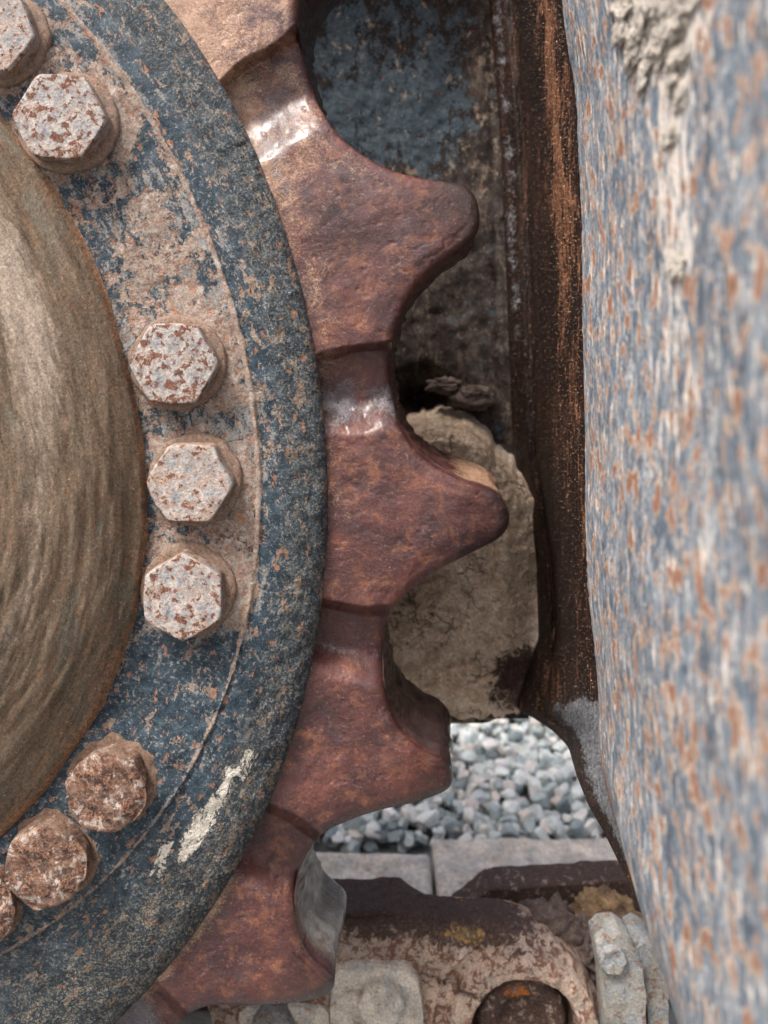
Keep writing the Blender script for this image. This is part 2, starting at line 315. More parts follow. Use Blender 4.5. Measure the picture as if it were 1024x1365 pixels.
def mat_web():       # pc=(across, v, 0); mk=(orange, grey, dark)
    s = N('dark_rusty_web'); p = s.pc
    st = s.noise(s.sc(p, 1, 0.07, 1), 0.09, 6, 0.7, 0.4); s2 = s.noise(s.sc(p, 1, 0.10, 1), 0.22, 4, 0.7, 0.2, 1)
    mid = s.noise(p, 0.05, 5, 0.7, 0, 2); fin = s.noise(s.sc(p, 1, 0.5, 1), 0.35, 5, 0.75, 0, 3)
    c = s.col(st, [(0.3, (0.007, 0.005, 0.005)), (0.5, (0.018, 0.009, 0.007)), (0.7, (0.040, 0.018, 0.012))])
    orr = s.rng(add(s, s.mk[0], s.rng(st, .3, .7, -.5, .5), s.rng(s2, .3, .7, -.35, .35), s.rng(fin, .3, .7, -.25, .25)), 0.3, 1.1)
    c = s.mix(orr, c, s.mix(s2, (0.085, 0.032, 0.017), (0.30, 0.145, 0.08)))
    c = s.mix(s.M('MULTIPLY', s.rng(s.noise(p, 0.25, 3, 0.8, 0, 6), 0.58, 0.66), s.M('ADD', 0.2, s.M('MULTIPLY', s.mk[0], 0.7))), c, (0.60, 0.40, 0.24))
    gr = s.rng(add(s, s.mk[1], s.rng(mid, .3, .7, -.25, .25), s.rng(fin, .3, .7, -.15, .15)), 0.35, 0.7)
    c = s.mix(gr, c, s.vary(s.mix(s2, (0.13, 0.14, 0.155), (0.23, 0.235, 0.25)), fin, 0.75, 1.25))
    c = s.vary(c, fin, 0.6, 1.4)
    bump = add(s, s.M('MULTIPLY', st, 5.0), s.M('MULTIPLY', s2, 2.0), s.M('MULTIPLY', fin, 1.8), s.M('MULTIPLY', mid, 3.0))
    return s.done(c, 0.55, bump, 1.0, 0.85, spec=0.2)
def mat_back():      # pc=(x, y, 0); mk=(blue amount, dust, -)
    s = N('crusty_back_plate'); p = s.pc
    q = s.sc(p, 1, 0.6, 1)
    big = s.noise(q, 0.018, 4, 0.6, 0.3); mid = s.noise(q, 0.06, 5, 0.72, 0.4, 1); fin = s.noise(p, 0.25, 5, 0.75, 0, 2)
    c = s.col(mid, [(0.3, (0.009, 0.007, 0.006)), (0.46, (0.024, 0.017, 0.015)), (0.57, (0.060, 0.044, 0.035)), (0.7, (0.19, 0.145, 0.11))])
    bl = s.rng(add(s, s.mk[0], s.rng(big, .3, .7, -.5, .5), s.rng(mid, .3, .7, -.9, .9), s.rng(fin, .3, .7, -.4, .4)), 0.5, 0.8)
    c = s.mix(s.M('MULTIPLY', bl, 0.92), c, s.mix(mid, (0.018, 0.032, 0.045), (0.065, 0.092, 0.112)))
    tn = s.rng(add(s, s.mk[1], s.noise(q, 0.05, 6, 0.75, 0.3, 6)), 0.56, 0.66)
    c = s.mix(s.M('MULTIPLY', tn, 0.8), c, (0.28, 0.22, 0.165))
    c = s.mix(s.M('MULTIPLY', s.rng(s.noise(p, 0.05, 3, 0.6, 0, 7), 0.66, 0.70), 0.7), c, (0.11, 0.035, 0.03))
    c = s.vary(c, fin, 0.6, 1.5)
    bump = add(s, s.M('MULTIPLY', mid, 6.0), s.M('MULTIPLY', fin, 2.5), s.M('MULTIPLY', bl, -2.0))
    return s.done(c, 0.7, bump, 1.0, 0.9)
def mat_mud(name, a, b, crack=True):
    s = N(name); p = s.pc
    mid = s.noise(p, 0.03, 6, 0.65, 0.3); fin = s.noise(p, 0.2, 5, 0.75, 0, 2)
    c = s.mix(s.rng(mid, 0.35, 0.65), a, b)
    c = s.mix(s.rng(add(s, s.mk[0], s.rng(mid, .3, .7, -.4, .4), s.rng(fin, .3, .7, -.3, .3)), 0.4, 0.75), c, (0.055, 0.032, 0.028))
    c = s.vary(c, fin, 0.7, 1.3)
    bump = add(s, s.M('MULTIPLY', mid, 8.0), s.M('MULTIPLY', fin, 3.0))
    if crack:
        wv = s.t.nodes.new('ShaderNodeVectorMath'); wv.operation = 'MULTIPLY_ADD'
        nn = s.t.nodes.new('ShaderNodeTexNoise'); s.put(nn.inputs['Vector'], p); nn.inputs['Scale'].default_value = 0.05
        s.put(wv.inputs[0], nn.outputs[1]); wv.inputs[1].default_value = (30, 30, 30); s.put(wv.inputs[2], p)
        cr = s.M('MULTIPLY', s.rng(s.vor(wv.outputs[0], 0.035, 'DISTANCE_TO_EDGE'), 0.0, 0.05, 1.0, 0.0), s.rng(s.noise(p, 0.02, 3, 0.6, 0, 5), 0.5, 0.6))
        c = s.mix(s.M('MULTIPLY', cr, 0.6), c, (0.09, 0.06, 0.045)); bump = s.M('SUBTRACT', bump, s.M('MULTIPLY', cr, 4.0))
    return s.done(c, 0.85, bump, 1.0, 1.0)
def mat_link(name, light, rust, amt, blue=0.0):   # mk=(dark rail, orange, yellow)
    s = N(name); p = s.pc
    big = s.noise(p, 0.02, 4, 0.6, 0.3); mid = s.noise(p, 0.07, 5, 0.72, 0.4, 1); fin = s.noise(p, 0.25, 4, 0.7, 0, 2)
    c = s.mix(s.rng(big, 0.4, 0.6), light, tuple(x*0.72 for x in light))
    if blue: c = s.mix(s.M('MULTIPLY', s.rng(s.noise(p, 0.03, 4, 0.6, 0.5, 5), 0.45, 0.6), blue), c, (0.26, 0.32, 0.37))
    k = 0.62-0.12*amt
    c = s.mix(s.M('MULTIPLY', s.rng(add(s, mid, s.rng(big, .3, .7, -.06, .06)), k, k+0.06), 0.85), c, s.mix(fin, tuple(x*0.6 for x in rust), tuple(x*1.5 for x in rust)))
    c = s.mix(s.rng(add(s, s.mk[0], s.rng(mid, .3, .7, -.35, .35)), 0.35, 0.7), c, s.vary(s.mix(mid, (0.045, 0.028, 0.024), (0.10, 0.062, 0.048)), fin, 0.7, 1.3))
    c = s.mix(s.rng(add(s, s.mk[1], s.rng(mid, .3, .7, -.4, .4)), 0.4, 0.8), c, s.mix(fin, (0.30, 0.09, 0.02), (0.55, 0.2, 0.05)))
    c = s.mix(s.rng(add(s, s.mk[2], s.rng(mid, .3, .7, -.4, .4)), 0.5, 0.9), c, s.mix(fin, (0.36, 0.22, 0.06), (0.5, 0.34, 0.13)))
    c = s.vary(c, fin, 0.8, 1.2)
    bump = add(s, s.M('MULTIPLY', mid, 5.0), s.M('MULTIPLY', fin, 2.0))
    return s.done(c, 0.65, bump, 1.0, 0.8)
def mat_stone():
    s = N('pale_grey_gravel'); oi = s.t.nodes.new('ShaderNodeObjectInfo'); ge = s.t.nodes.new('ShaderNodeNewGeometry')
    r = s.M('FRACT', s.M('ADD', oi.outputs['Random'], s.M('MULTIPLY', ge.outputs['Random Per Island'], 7.3)))
    tc = s.t.nodes.new('ShaderNodeTexCoord').outputs['Object']
    n = s.noise(tc, 90, 4, 0.7); n2 = s.noise(tc, 500, 2, 0.7)
    c = s.col(r, [(0.0, (0.16, 0.20, 0.21)), (0.15, (0.30, 0.36, 0.365)), (0.35, (0.50, 0.56, 0.555)), (0.7, (0.68, 0.72, 0.70)), (0.85, (0.60, 0.55, 0.50)), (1.0, (0.72, 0.74, 0.72))])
    c = s.vary(s.vary(c, n, 0.75, 1.25), n2, 0.9, 1.1)
    return s.done(c, 0.8, n, 3.0, 0.6, grit=0)
def mat_ground():
    s = N('gravelly_dirt'); tc = s.t.nodes.new('ShaderNodeTexCoord').outputs['Object']
    v = s.vor(tc, 40, 'F1'); n = s.noise(tc, 3, 5, 0.6)
    vc = s.t.nodes.new('ShaderNodeTexVoronoi'); s.put(vc.inputs['Vector'], tc); vc.inputs['Scale'].default_value = 40
    c = s.mix(s.rng(n, 0.3, 0.7), (0.13, 0.14, 0.14), (0.22, 0.22, 0.21))
    c = s.mix(0.0, c, s.mix(1.0, c, vc.outputs['Color'], 'MULTIPLY'))
    return s.done(c, 0.9, s.M('MULTIPLY', v, -1.0), 15.0, 1.0, grit=0)
RUST, BLUE, HUB, GUARD, WEB, BACK = mat_rust(), mat_blue(), mat_hub(), mat_guard(), mat_web(), mat_back()
BOLT, BOLTR = mat_bolt('bolt_flaked_white', 0.0), mat_bolt('bolt_corroded', 0.75)
MUD = mat_mud('dried_mud', (0.50, 0.38, 0.28), (0.72, 0.585, 0.455))
CHALK = mat_mud('pale_crust', (0.42, 0.38, 0.32), (0.62, 0.58, 0.52), False)
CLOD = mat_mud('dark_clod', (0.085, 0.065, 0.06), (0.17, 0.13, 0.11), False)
LINK = mat_link('link_tan_rust', (0.48, 0.37, 0.29), (0.15, 0.062, 0.042), 1.1, 0.15)
SHOE = mat_link('shoe_pale', (0.74, 0.67, 0.57), (0.34, 0.21, 0.13), 0.3, 0.35)
NUT = mat_link('nut_grey', (0.30, 0.285, 0.25), (0.17, 0.10, 0.07), 0.6, 0.45)
STONE, GROUND = mat_stone(), mat_ground()

# ------------------------------------------------------------------ THE WHEEL
WX, WY = -480.0, 635.0
def polar(pts):
    p = np.array(pts, float)-(WX, WY); return np.degrees(np.arctan2(p[:, 1], p[:, 0])), np.hypot(p[:, 0], p[:, 1])
def rcurve(pts, deg=5):
    a, r = polar(pts); co = np.polyfit(a/60, r, deg); lo, hi = a.min(), a.max()
    mean = r[[0, -1]].mean()
    def f(phi):
        phi = np.asarray(phi, float); c = np.clip(phi, lo, hi); v = np.polyval(co, c/60)
        k = sst(0, 60, np.abs(phi-c)); return v*(1-k)+mean*k
    return f
r_rim = rcurve([(222, 0), (255, 55), (295, 107), (325, 175), (350, 220), (380, 295), (400, 360), (410, 430), (417, 475), (430, 550), (437, 610), (437, 660), (434, 740), (427, 815), (416, 900), (400, 965), (362, 1055), (330, 1120), (298, 1182), (260, 1250), (215, 1303), (165, 1350)])
r_part = rcurve([(82, 0), (120, 42), (155, 92), (190, 137), (225, 200), (255, 265), (290, 345), (318, 425), (327, 490), (340, 550), (345, 600), (344, 680), (337, 750), (325, 840), (312, 890), (295, 940), (265, 1005), (230, 1065), (195, 1110), (145, 1165), (100, 1210), (50, 1240), (0, 1275)])
r_hub = rcurve([(-20, 130), (0, 152), (40, 205), (75, 255), (115, 325), (155, 425), (170, 475), (188, 545), (193, 640), (193, 725), (186, 800), (170, 870), (150, 930), (110, 995), (65, 1045), (30, 1090), (0, 1130)])
def phis(step):     # degrees: fine where seen, coarse on the far side
    a = np.arange(-62, 66, step); b = np.arange(66, 298, 1.5); return np.r_[a, b]
def circ(phi, r, d): return W(WX+np.cos(np.radians(phi))*r, WY+np.sin(np.radians(phi))*r, d)
base = W(WX, WY+1160, 1200)
wheel = thing('drive_sprocket', base, 'big rusty red toothed drive wheel with a bolted blue ring and a caked brown hub', 'sprocket')

# toothed rim: traced outline of the seen teeth, the same tooth repeated on the far side
seen = [(489, -122), (470, -104), (440, -72), (415, -42), (401, -15), (396, 15), (397, 48), (405, 81), (416, 117), (429, 148), (450, 178), (477, 202), (513, 223), (553, 236), (593, 242), (617, 247), (632, 260), (639, 283),
        (637, 308), (618, 331), (584, 355), (557, 382), (540, 409), (528, 440), (522, 468), (520, 495), (523, 526), (531, 561), (550, 594), (576, 618), (613, 638), (646, 649), (666, 660), (678, 682),
        (676, 704), (661, 720), (630, 736), (589, 757), (556, 779), (528, 807), (514, 838), (510, 876), (512, 912), (520, 945), (538, 976), (565, 999), (590, 1011), (602, 1024), (603, 1041), (592, 1055),
        (555, 1069), (510, 1079), (464, 1094), (430, 1112), (411, 1136), (397, 1168), (392, 1202), (397, 1237), (412, 1269), (434, 1290), (446, 1307), (440, 1322), (418, 1332), (374, 1338), (330, 1340), (285, 1340), (252, 1352), (232, 1375)]
tt = np.array([(520, 495), (523, 526), (531, 561), (550, 594), (576, 618), (613, 638), (646, 649), (666, 660), (678, 682), (676, 704), (661, 720), (630, 736), (589, 757), (556, 779), (528, 807), (514, 838), (510, 865)], float)
ta, tr = polar(tt); ta = (ta-ta[0])/(ta[-1]-ta[0]); tr = tr*0.995
a0 = polar([seen[-1]])[0][0]; a1 = polar([seen[0]])[0][0]+360-11
nteeth = 15; stp = (a1-a0)/nteeth
rest = []
for k in range(nteeth):
    for a, r in list(zip(ta, tr))[:-1]:
        ph = R(a0+(k+a)*stp); rest.append((WX+r*1.01*math.cos(ph), WY+r*1.01*math.sin(ph)))
S1 = curve(seen, step=1.7); S2 = curve([seen[-1]]+rest[1:]+[seen[0]], step=7)[1:-1]
O = np.vstack([S1, S2])
tg = np.roll(O, -1, 0)-np.roll(O, 1, 0); tg /= np.linalg.norm(tg, axis=1, keepdims=True)
for _ in range(6): tg = (np.roll(tg, 1, 0)+tg*2+np.roll(tg, -1, 0)); tg /= np.linalg.norm(tg, axis=1, keepdims=True)
nrm = np.stack([tg[:, 1], -tg[:, 0]], -1)
ctr = O-(WX, WY)
if (nrm*ctr).sum(1).mean() < 0: nrm = -nrm
phO = np.degrees(np.arctan2(ctr[:, 1], ctr[:, 0])); phO = np.where(phO < -62, phO+360, phO)
RB = 13.0
D0, TH = 1125.0, 168.0
valleys = [(-34.0, -26.5), (-10.1, -3.2), (10.2, 16.4), (27.8, 34.2), (44.4, 51.0)]
for k in range(nteeth): valleys.append((a0+(k+0.87)*stp, a0+(k+1.2)*stp))
def recess(px, py):
    """how far the root saddle between two teeth lies below their faces, and its polish"""
    ph = np.degrees(np.arctan2(py-WY, px-WX)); ph = np.where(ph < -62, ph+360, ph)
    wob = 0.35*vnoise(px/40, py/40, s=3)
    h = np.zeros_like(ph); po = np.zeros_like(ph)
    for a, b in valleys:
        L = b-a; t = (ph+wob-a)/L
        h = np.maximum(h, 34*sst(-0.06, 0.08, t)*(1-sst(0.52, 1.02, t)))
        po = np.maximum(po, (0.62+0.38*math.sin(a*1.7+1))*np.exp(-((t-0.60)/0.36)**2))
    return h, po
rin = r_rim(phO)-55
I = np.stack([WX+np.cos(np.radians(phO))*rin, WY+np.sin(np.radians(phO))*rin], -1)
E_ = O-nrm*RB
n1 = 120
tq = np.linspace(0, 1, n1)[:, None, None]
rows = list(I[None]*(1-tq)+E_[None]*tq)
dz = [0.0]*n1
for a in np.linspace(0, 90, 9)[1:]:
    rows.append(E_+nrm*RB*math.sin(R(a))); dz.append(RB*(1-math.cos(R(a))))
flat_end = len(rows)
G = np.array(rows)                                    # (rows, cols, 2) in the plane of the face
dz = np.array(dz)[:, None]+np.zeros(G.shape[:2])
h, po = recess(G[..., 0], G[..., 1])
dist = np.linalg.norm(O[None]-G, axis=-1)
rr = np.hypot(G[..., 0]-WX, G[..., 1]-WY)
tipd = 26*sst(1075, 1190, rr)                          # faces fall away a little towards the tips
ed = 5*np.exp(-(dist/26)**2)
n_ = fbm(G[..., 0]/70, G[..., 1]/70, o=3, s=11)*1.9+fbm(G[..., 0]/17, G[..., 1]/17, o=4, s=12)*0.45
pit = np.minimum(0, fbm(G[..., 0]/9, G[..., 1]/9, o=2, s=15)+0.35)*2.0
DD = D0+dz+h+tipd+ed+n_-pit*0.6
front_last = DD[-1]
PF = W(G[..., 0], G[..., 1], DD)
# flank wall, in the same face plane coordinates but at its own distance
wr = []; wd = []; wout = []
for t in np.linspace(0.03, 1, 26):
    d = front_last*(1-t)+(D0+TH)*t
    o_ = 9*t+fbm(phO*2.0, np.full_like(phO, t*5), o=4, s=21)*2.5*min(1, 8*t)
    f = d/F                                            # keep the outline's true size while going away
    q = O+nrm*o_[:, None]
    wr.append(np.stack([(CX+(q[:, 0]-CX)*(D0/d)), (CY+(q[:, 1]-CY)*(D0/d))], -1)); wd.append(d)
WR = np.array(wr); WD = np.array(wd)
PWall = W(WR[..., 0], WR[..., 1], WD)
q2 = I
bk = np.stack([W(CX+(q[:, 0]-CX)*(D0/(D0+TH+6)), CY+(q[:, 1]-CY)*(D0/(D0+TH+6)), D0+TH+6) for q in (O-nrm*8, E_*0.5+I*0.5, I)])
PP = np.concatenate([PF, PWall, bk])
dust = 0.10+0.55*np.exp(-((phO[None]+42)/13)**2)+0.30*np.exp(-((phO[None]+27)/5)**2)+0*rr
dust += 0.30*np.exp(-((rr-r_rim(phO)[None]-8)/30)**2)*(phO[None] < 5)
dust += 0.55*np.exp(-((rr-r_rim(phO)[None])/14)**2)*((phO[None] > 33) & (phO[None] < 60))
dust -= 0.75*sst(1085, 1175, rr)+0.25*sst(18, 4, dist)  # below zero: darker tips and face edges
shn = 0.85*po*np.exp(-((rr-975)/120)**2)*(1+0.5*fbm(G[..., 0]/45, G[..., 1]/45, o=2, s=17))
shn += 0.55*np.exp(-((phO[None]+25)/3.5)**2)*np.exp(-((rr-r_rim(phO)[None]-18)/22)**2)
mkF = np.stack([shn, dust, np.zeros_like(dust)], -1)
nw = len(WR)
gw = np.zeros((nw+3, PP.shape[1], 3))
gw[..., 1] = -0.45
gw[:nw, :, 2] = (np.exp(-((phO-37.5)/4)**2)*1.0)[None]
gw[:nw, :, 1] += (1.9*np.exp(-((phO-1.4)/1.5)**2)+0.3*np.exp(-((phO+3)/3)**2))[None]  # paler along the middle tooth's upper flank
gw[:nw, :, 1] -= (0.6*np.exp(-((phO-24)/6)**2)+0.5*np.exp(-((phO+37)/4)**2))[None]  # topmost flank's shade painted into the colour; a second flank darkened too
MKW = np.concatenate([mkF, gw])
pcF = np.stack([G[..., 0], G[..., 1], DD*0.0], -1)
pcW = np.stack([WR[..., 0], WR[..., 1], WD*1.0-D0], -1)
pcB = np.concatenate([pcF, pcW, np.stack([bk[..., 0]/U, -bk[..., 2]/U, bk[..., 1]/U], -1)])
# split at the steps: each tooth is a part of the rim
col_owner = np.full(len(O), -1)
vs = sorted(valleys)
mids = [(a+0.0, b) for a, b in vs]
for i in range(len(vs)):
    a = vs[i][1]; b = vs[i+1][0] if i+1 < len(vs) else vs[0][0]+360
    if i+1 == len(vs): b = vs[0][0]+360
    col_owner[(phO >= a-0.6) & (phO <= b+0.6)] = i
    if b > 298: col_owner[phO+360 <= b+0.6] = i
def cols_mesh(mb, sel):
    runs = []; n = len(sel); idx = np.where(sel)[0]
    if len(idx) == 0: return
    sp = np.split(idx, np.where(np.diff(idx) > 1)[0]+1)
    for r_ in sp:
        r2 = np.r_[r_, (r_[-1]+1) % n]
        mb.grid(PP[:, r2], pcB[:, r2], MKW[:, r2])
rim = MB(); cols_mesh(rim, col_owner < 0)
# inner ring of the rim, under the blue ring
ph = phis(1.0); rim.grid(np.stack([circ(ph, r_rim(ph)-50, D0+2), circ(ph, r_rim(ph)-180, D0+2), circ(ph, r_rim(ph)-180, D0+160), circ(ph, (r_rim(ph)-50), D0+160)]), cv=True)
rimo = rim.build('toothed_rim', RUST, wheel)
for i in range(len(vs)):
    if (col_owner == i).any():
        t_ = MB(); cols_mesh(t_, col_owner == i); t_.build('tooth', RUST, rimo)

# blue mounting ring
ph = phis(0.14)
rh, rp, rs = r_hub(ph), r_part(ph), r_rim(ph)
prof = []
for t in np.linspace(0, 1, 70): prof.append((rh-40+(rp-rh+40)*t, 1083+0*ph, 0*ph+0, 0*ph))
for t in np.linspace(0, 1, 62)[1:]:
    s_ = t; prof.append((rp+(rs-rp)*(1-(1-s_)**1.05), 1083+5*t+39*(1-np.sqrt(np.maximum(0, 1-(s_*0.999)**2.2)))+0*ph, t+0*ph, 1+0*ph))
prof.append((rs-2, 1150+0*ph, 1+0*ph, 1+0*ph)); prof.append((rs-12, 1175+0*ph, 1+0*ph, 1+0*ph))
rr_ = np.array([p[0] for p in prof]); dd = np.array([p[1] for p in prof]); tz = np.array([p[2] for p in prof])
PH = ph[None]+0*rr_
ar = PH*15.5; rl = rr_-rp[None]
ridge = 4.5*np.exp(-((rl+1.5*vnoise(ar/30, 0*ar, s=5))/2.6)**2)*(0.6+0.5*vnoise(ar/25, 0*ar, s=6))
peb = sst(0.22, 0.55, tz)
dd = dd-ridge+fbm(ar/60, rl/60, o=3, s=31)*2.2+fbm(ar/12, rl/12, o=3, s=32)*(0.6+0.7*peb)
dd += 4*np.exp(-((rl-6)/5)**2)*0.4
# dirt piled round the bolts gives soft mounds
BOLTS = [(-15, 38, 62, 8, 0), (78, 155, 64.5, 3, 0), (230, 485, 60.5, 0, 0), (252, 645, 59, 1, 0), (243, 797, 59.5, 30, 0), (139, 1059, 56, 12, 1), (58, 1160, 57, 40, 1), (-36, 1216, 56, 0, 1)]
BX = WX+np.cos(np.radians(PH))*rr_; BY = WY+np.sin(np.radians(PH))*rr_
dirtb = 0
for bx, by, br, _, rb in BOLTS:
    qx = CX+(bx-CX)*1044/1083; qy = CY+(by-CY)*1044/1083
    dq = np.hypot(BX-qx, BY-qy); dd -= (5+5*rb)*np.exp(-((dq-60)/22)**2); dirtb = np.maximum(dirtb, np.exp(-((dq-70)/22)**2))
dbias = 0.05*(1-sst(0.0, 0.05, tz))+0.10*vnoise(ar/150, rl/80, s=8)
dbias += 0.65*np.exp(-((BX-215)/75)**2-((BY-330)/95)**2)*(rl < 0)+0.4*dirtb*(rl < 5)*(BY < 900)+0.55*np.exp(-((BX-135)/60)**2-((BY-110)/60)**2)*0.6
dbias += 0.45*np.exp(-((rl+18)/30)**2)*(BY > 380)*(BY < 860)
dbias += 0.16*(rl < 0)*(BY < 850)
dbias -= 0.55*sst(800, 900, BY)*(rl < 60)
dbias += 1.5*np.exp(-((rl+1)/2.6)**2)
dbias -= 0.25*np.exp(-((rl-70)/30)**2)
spl = np.zeros_like(dd)
for a_, b_, wd_ in (((333, 1006), (322, 1030), 10), ((306, 1030), (292, 1068), 9), ((292, 1062), (268, 1108), 11), ((270, 1090), (244, 1140), 12), ((226, 1126), (208, 1166), 10)):
    a_ = np.array(a_, float); b_ = np.array(b_, float); e = b_-a_; t = np.clip(((BX-a_[0])*e[0]+(BY-a_[1])*e[1])/(e@e), 0, 1)
    dl = np.hypot(BX-a_[0]-e[0]*t, BY-a_[1]-e[1]*t); spl = np.maximum(spl, 1.05*np.exp(-(dl/wd_)**2))
mk = np.stack([peb*(0.75+0.25*sst(880, 1000, BY))+0.35*sst(1100, 1250, BY)*(rl > -40), dbias, spl], -1)
ringo = MB().grid(W(BX, BY, dd), np.stack([ar, rl, 0*ar], -1), mk, cv=True).build('mounting_ring', BLUE, wheel)
# hub
ph = phis(0.16); rh = r_hub(ph)
tt_ = np.r_[np.linspace(0, 0.45, 130), np.linspace(0.46, 1, 20)]
rr_ = rh[None]*(1-tt_[:, None])+2*(1-tt_[:, None]); PH = ph[None]+0*rr_
x_ = rh[None]-rr_
dd = 1082-60*(1-np.exp(-x_/70))-0.16*x_-10*sst(0, 10, x_)+0*PH
ar = PH*10.5
dd += fbm(ar/260, x_/60, o=3, s=41)*3.5*sst(0, 25, x_)+fbm(ar/120, x_/22, o=3, s=42)*2.0+fbm(ar/60, x_/9, o=3, s=43)*0.8
edge = sst(22, 0, x_)
lt = np.exp(-((x_-105-0.35*(PH+40))/38)**2)*sst(5, -25, PH)*0.95
lt += 0.45*np.exp(-((x_-150)/30)**2)*sst(-30, 0, PH)
mk = np.stack([lt, edge*0.7+0.35*np.exp(-((x_-20)/25)**2)*(PH > 20), 0*lt], -1)
MB().grid(W(WX+np.cos(np.radians(PH))*rr_, WY+np.sin(np.radians(PH))*rr_, dd), np.stack([ar, x_, 0*ar], -1), mk, cv=True, flip=True).build('hub_cover', HUB, wheel)
# bolts
def make_bolt(bx, by, br, rot, rusty, idx):
    zf, zb = (1040.0 if rusty else 1044.0), 1081.0
    X0, V0 = (bx-CX)*zf/F, (by-CY)*zf/F; Rc = br*zf/F
    n = 120; th = np.radians(np.arange(n)*360/n); rel = np.mod(th-R(rot)+R(30)*0, R(60))-R(30)
    apo = Rc*math.cos(R(30)); hexr = apo/np.cos(rel); hexr = np.minimum(hexr, Rc*0.975)*0.93+Rc*0.94*0.07+0.8*vnoise(np.cos(th)*2.2+idx*7, np.sin(th)*2.2)
    if rusty: hexr = hexr*0.35+(Rc*0.97)*0.65
    zz = []; rad = []
    for t in np.linspace(0, 1, 14): zz.append(zb-8-(zb-8-zf-9)*t); rad.append(hexr*1.0)
    for k, t in enumerate(np.linspace(0, 1, 7)[1:]):
        z = zf+9-9*math.sin(t*math.pi/2); cone = Rc*(1.00-0.09*(1-math.cos(t*math.pi/2)))*(1 if not rusty else 0.98)
        zz.append(z); rad.append(np.minimum(hexr, cone)-(1.2*t*t+(6*t*t*t if rusty else 0)))
    last = rad[-1]
    for t in np.linspace(1, 0.0, 26)[1:]: zz.append(zf-(5*(1-t) if rusty else 0)+1.2*0*t); rad.append(last*t)
    zz = np.array(zz)[:, None]+0*th; rad = np.array(rad)
    x = rad*np.cos(th); y = rad*np.sin(th)
    a = fbm((x+idx*300)/22, y/22, zz/22, o=4, s=51)*(0.9+1.6*rusty)+fbm((x+idx*90)/60, y/60, zz/60, o=2, s=52)*(1.0+2.2*rusty)
    side = (np.arange(len(zz)) < 16)[:, None]
    zz = zz+a*(~side); k = 1+a/Rc*side
    P = V(X0+x*k, V0+y*k, zz)
    mk = np.stack([np.where(side, 0.55 if not rusty else 0.45, 0.0)+0*x, 0*x, 0*x], -1)
    o = MB().grid(P, np.stack([x, y, zz-1000], -1), mk, cv=True, flip=False)
    bo = o.build('hex_bolt', BOLTR if rusty else BOLT, wheel, sharp=50)
    # washer
    r0 = Rc*1.10 if not rusty else Rc*1.13; zz = []; rad = []
    for z, r_ in ((zb+4, r0), (zb-4, r0), (zb-8, r0-1), (zb-10, r0-3.5), (zb-10.5, r0-8), (zb-10.5, r0*0.6)): zz.append(z+0*th); rad.append(r_+0*th)
    zz = np.array(zz); rad = np.array(rad)
    a = fbm((np.cos(th)*60+idx*50)[None]/18+0*zz, np.sin(th)[None]*60/18, zz/18, o=3, s=55)*2.2*(1+rusty); rad = rad+a
    P = V(X0+rad*np.cos(th), V0+rad*np.sin(th), zz)
    MB().grid(P, np.stack([rad*np.cos(th), rad*np.sin(th), zz], -1), np.broadcast_to((0.75, 0, 0), P.shape), cv=True).build('washer', BOLTR if rusty else BOLT, bo)
    if rusty: bo['label'] = 'corroded bolt head worn round and brown'
for i, b in enumerate(BOLTS): make_bolt(*b, i)

# ------------------------------------------------------------------ TRACK FRAME (guard plate, web, back plate)
frame = thing('crawler_chassis', V(330, HU, 1200), 'blue painted steel track frame spotted with rust, right of the toothed wheel', 'frame')
B = curve([(735, -120), (748, 0), (755, 67), (765, 135), (769, 202), (775, 314), (776, 450), (777, 573), (781, 758), (788, 840), (794, 922), (796, 990), (805, 1042), (820, 1089), (841, 1140), (866, 1178), (890, 1212), (911, 1256), (928, 1305), (944, 1365), (960, 1430), (972, 1500)], n=420)
dE = 1050.0
vE = (B[:, 1]-CY)*dE/F; xE = (B[:, 0]-CX)*dE/F
vv = np.linspace(-640, 1000, 560); xe = np.interp(vv, vE, xE)
tn = np.r_[0, np.linspace(0.004, 1, 300)]
dG = dE-(dE-330)*tn[None]**1.0
XG = xe[:, None]*(1-tn[None])+(224+0.30*(xe[:, None]-245))*tn[None]-7*np.sin(np.pi*tn[None])-0
XG = XG+5*np.exp(-(dE-dG)/6)+(1.3*fbm(vv/9, 0*vv, o=3, s=61))[:, None]*np.exp(-(dE-dG)/10)
VG = vv[:, None]+0*dG; DG = dG+0*VG
XG = XG-(fbm((DG+0.6*VG)/230, (VG-0.6*DG)/330, o=2, s=62)*3.0)
dirt = sst(280, 0, dE-DG)*sst(360, 640, VG)*0.85
pxg = CX+XG*F/DG; pyg = CY+VG*F/DG
dirt = np.maximum(dirt, 0.9*sst(-0.10, 0.05, (pyg-1180)/700-(pxg-905)/180*0.4)*sst(150, 0, dE-DG))
chalk = np.exp(-((pxg-900)/26)**2)*sst(700, 150, pyg)+0.8*np.exp(-((pxg-870)/55)**2-((pyg-30)/70)**2)
PG = V(XG, VG, DG)
MB().shell(PG, (34, 0, 0), np.stack([DG, VG, 0*DG], -1), np.stack([dirt, chalk, 0*dirt], -1)).build('guard_plate', GUARD, frame)
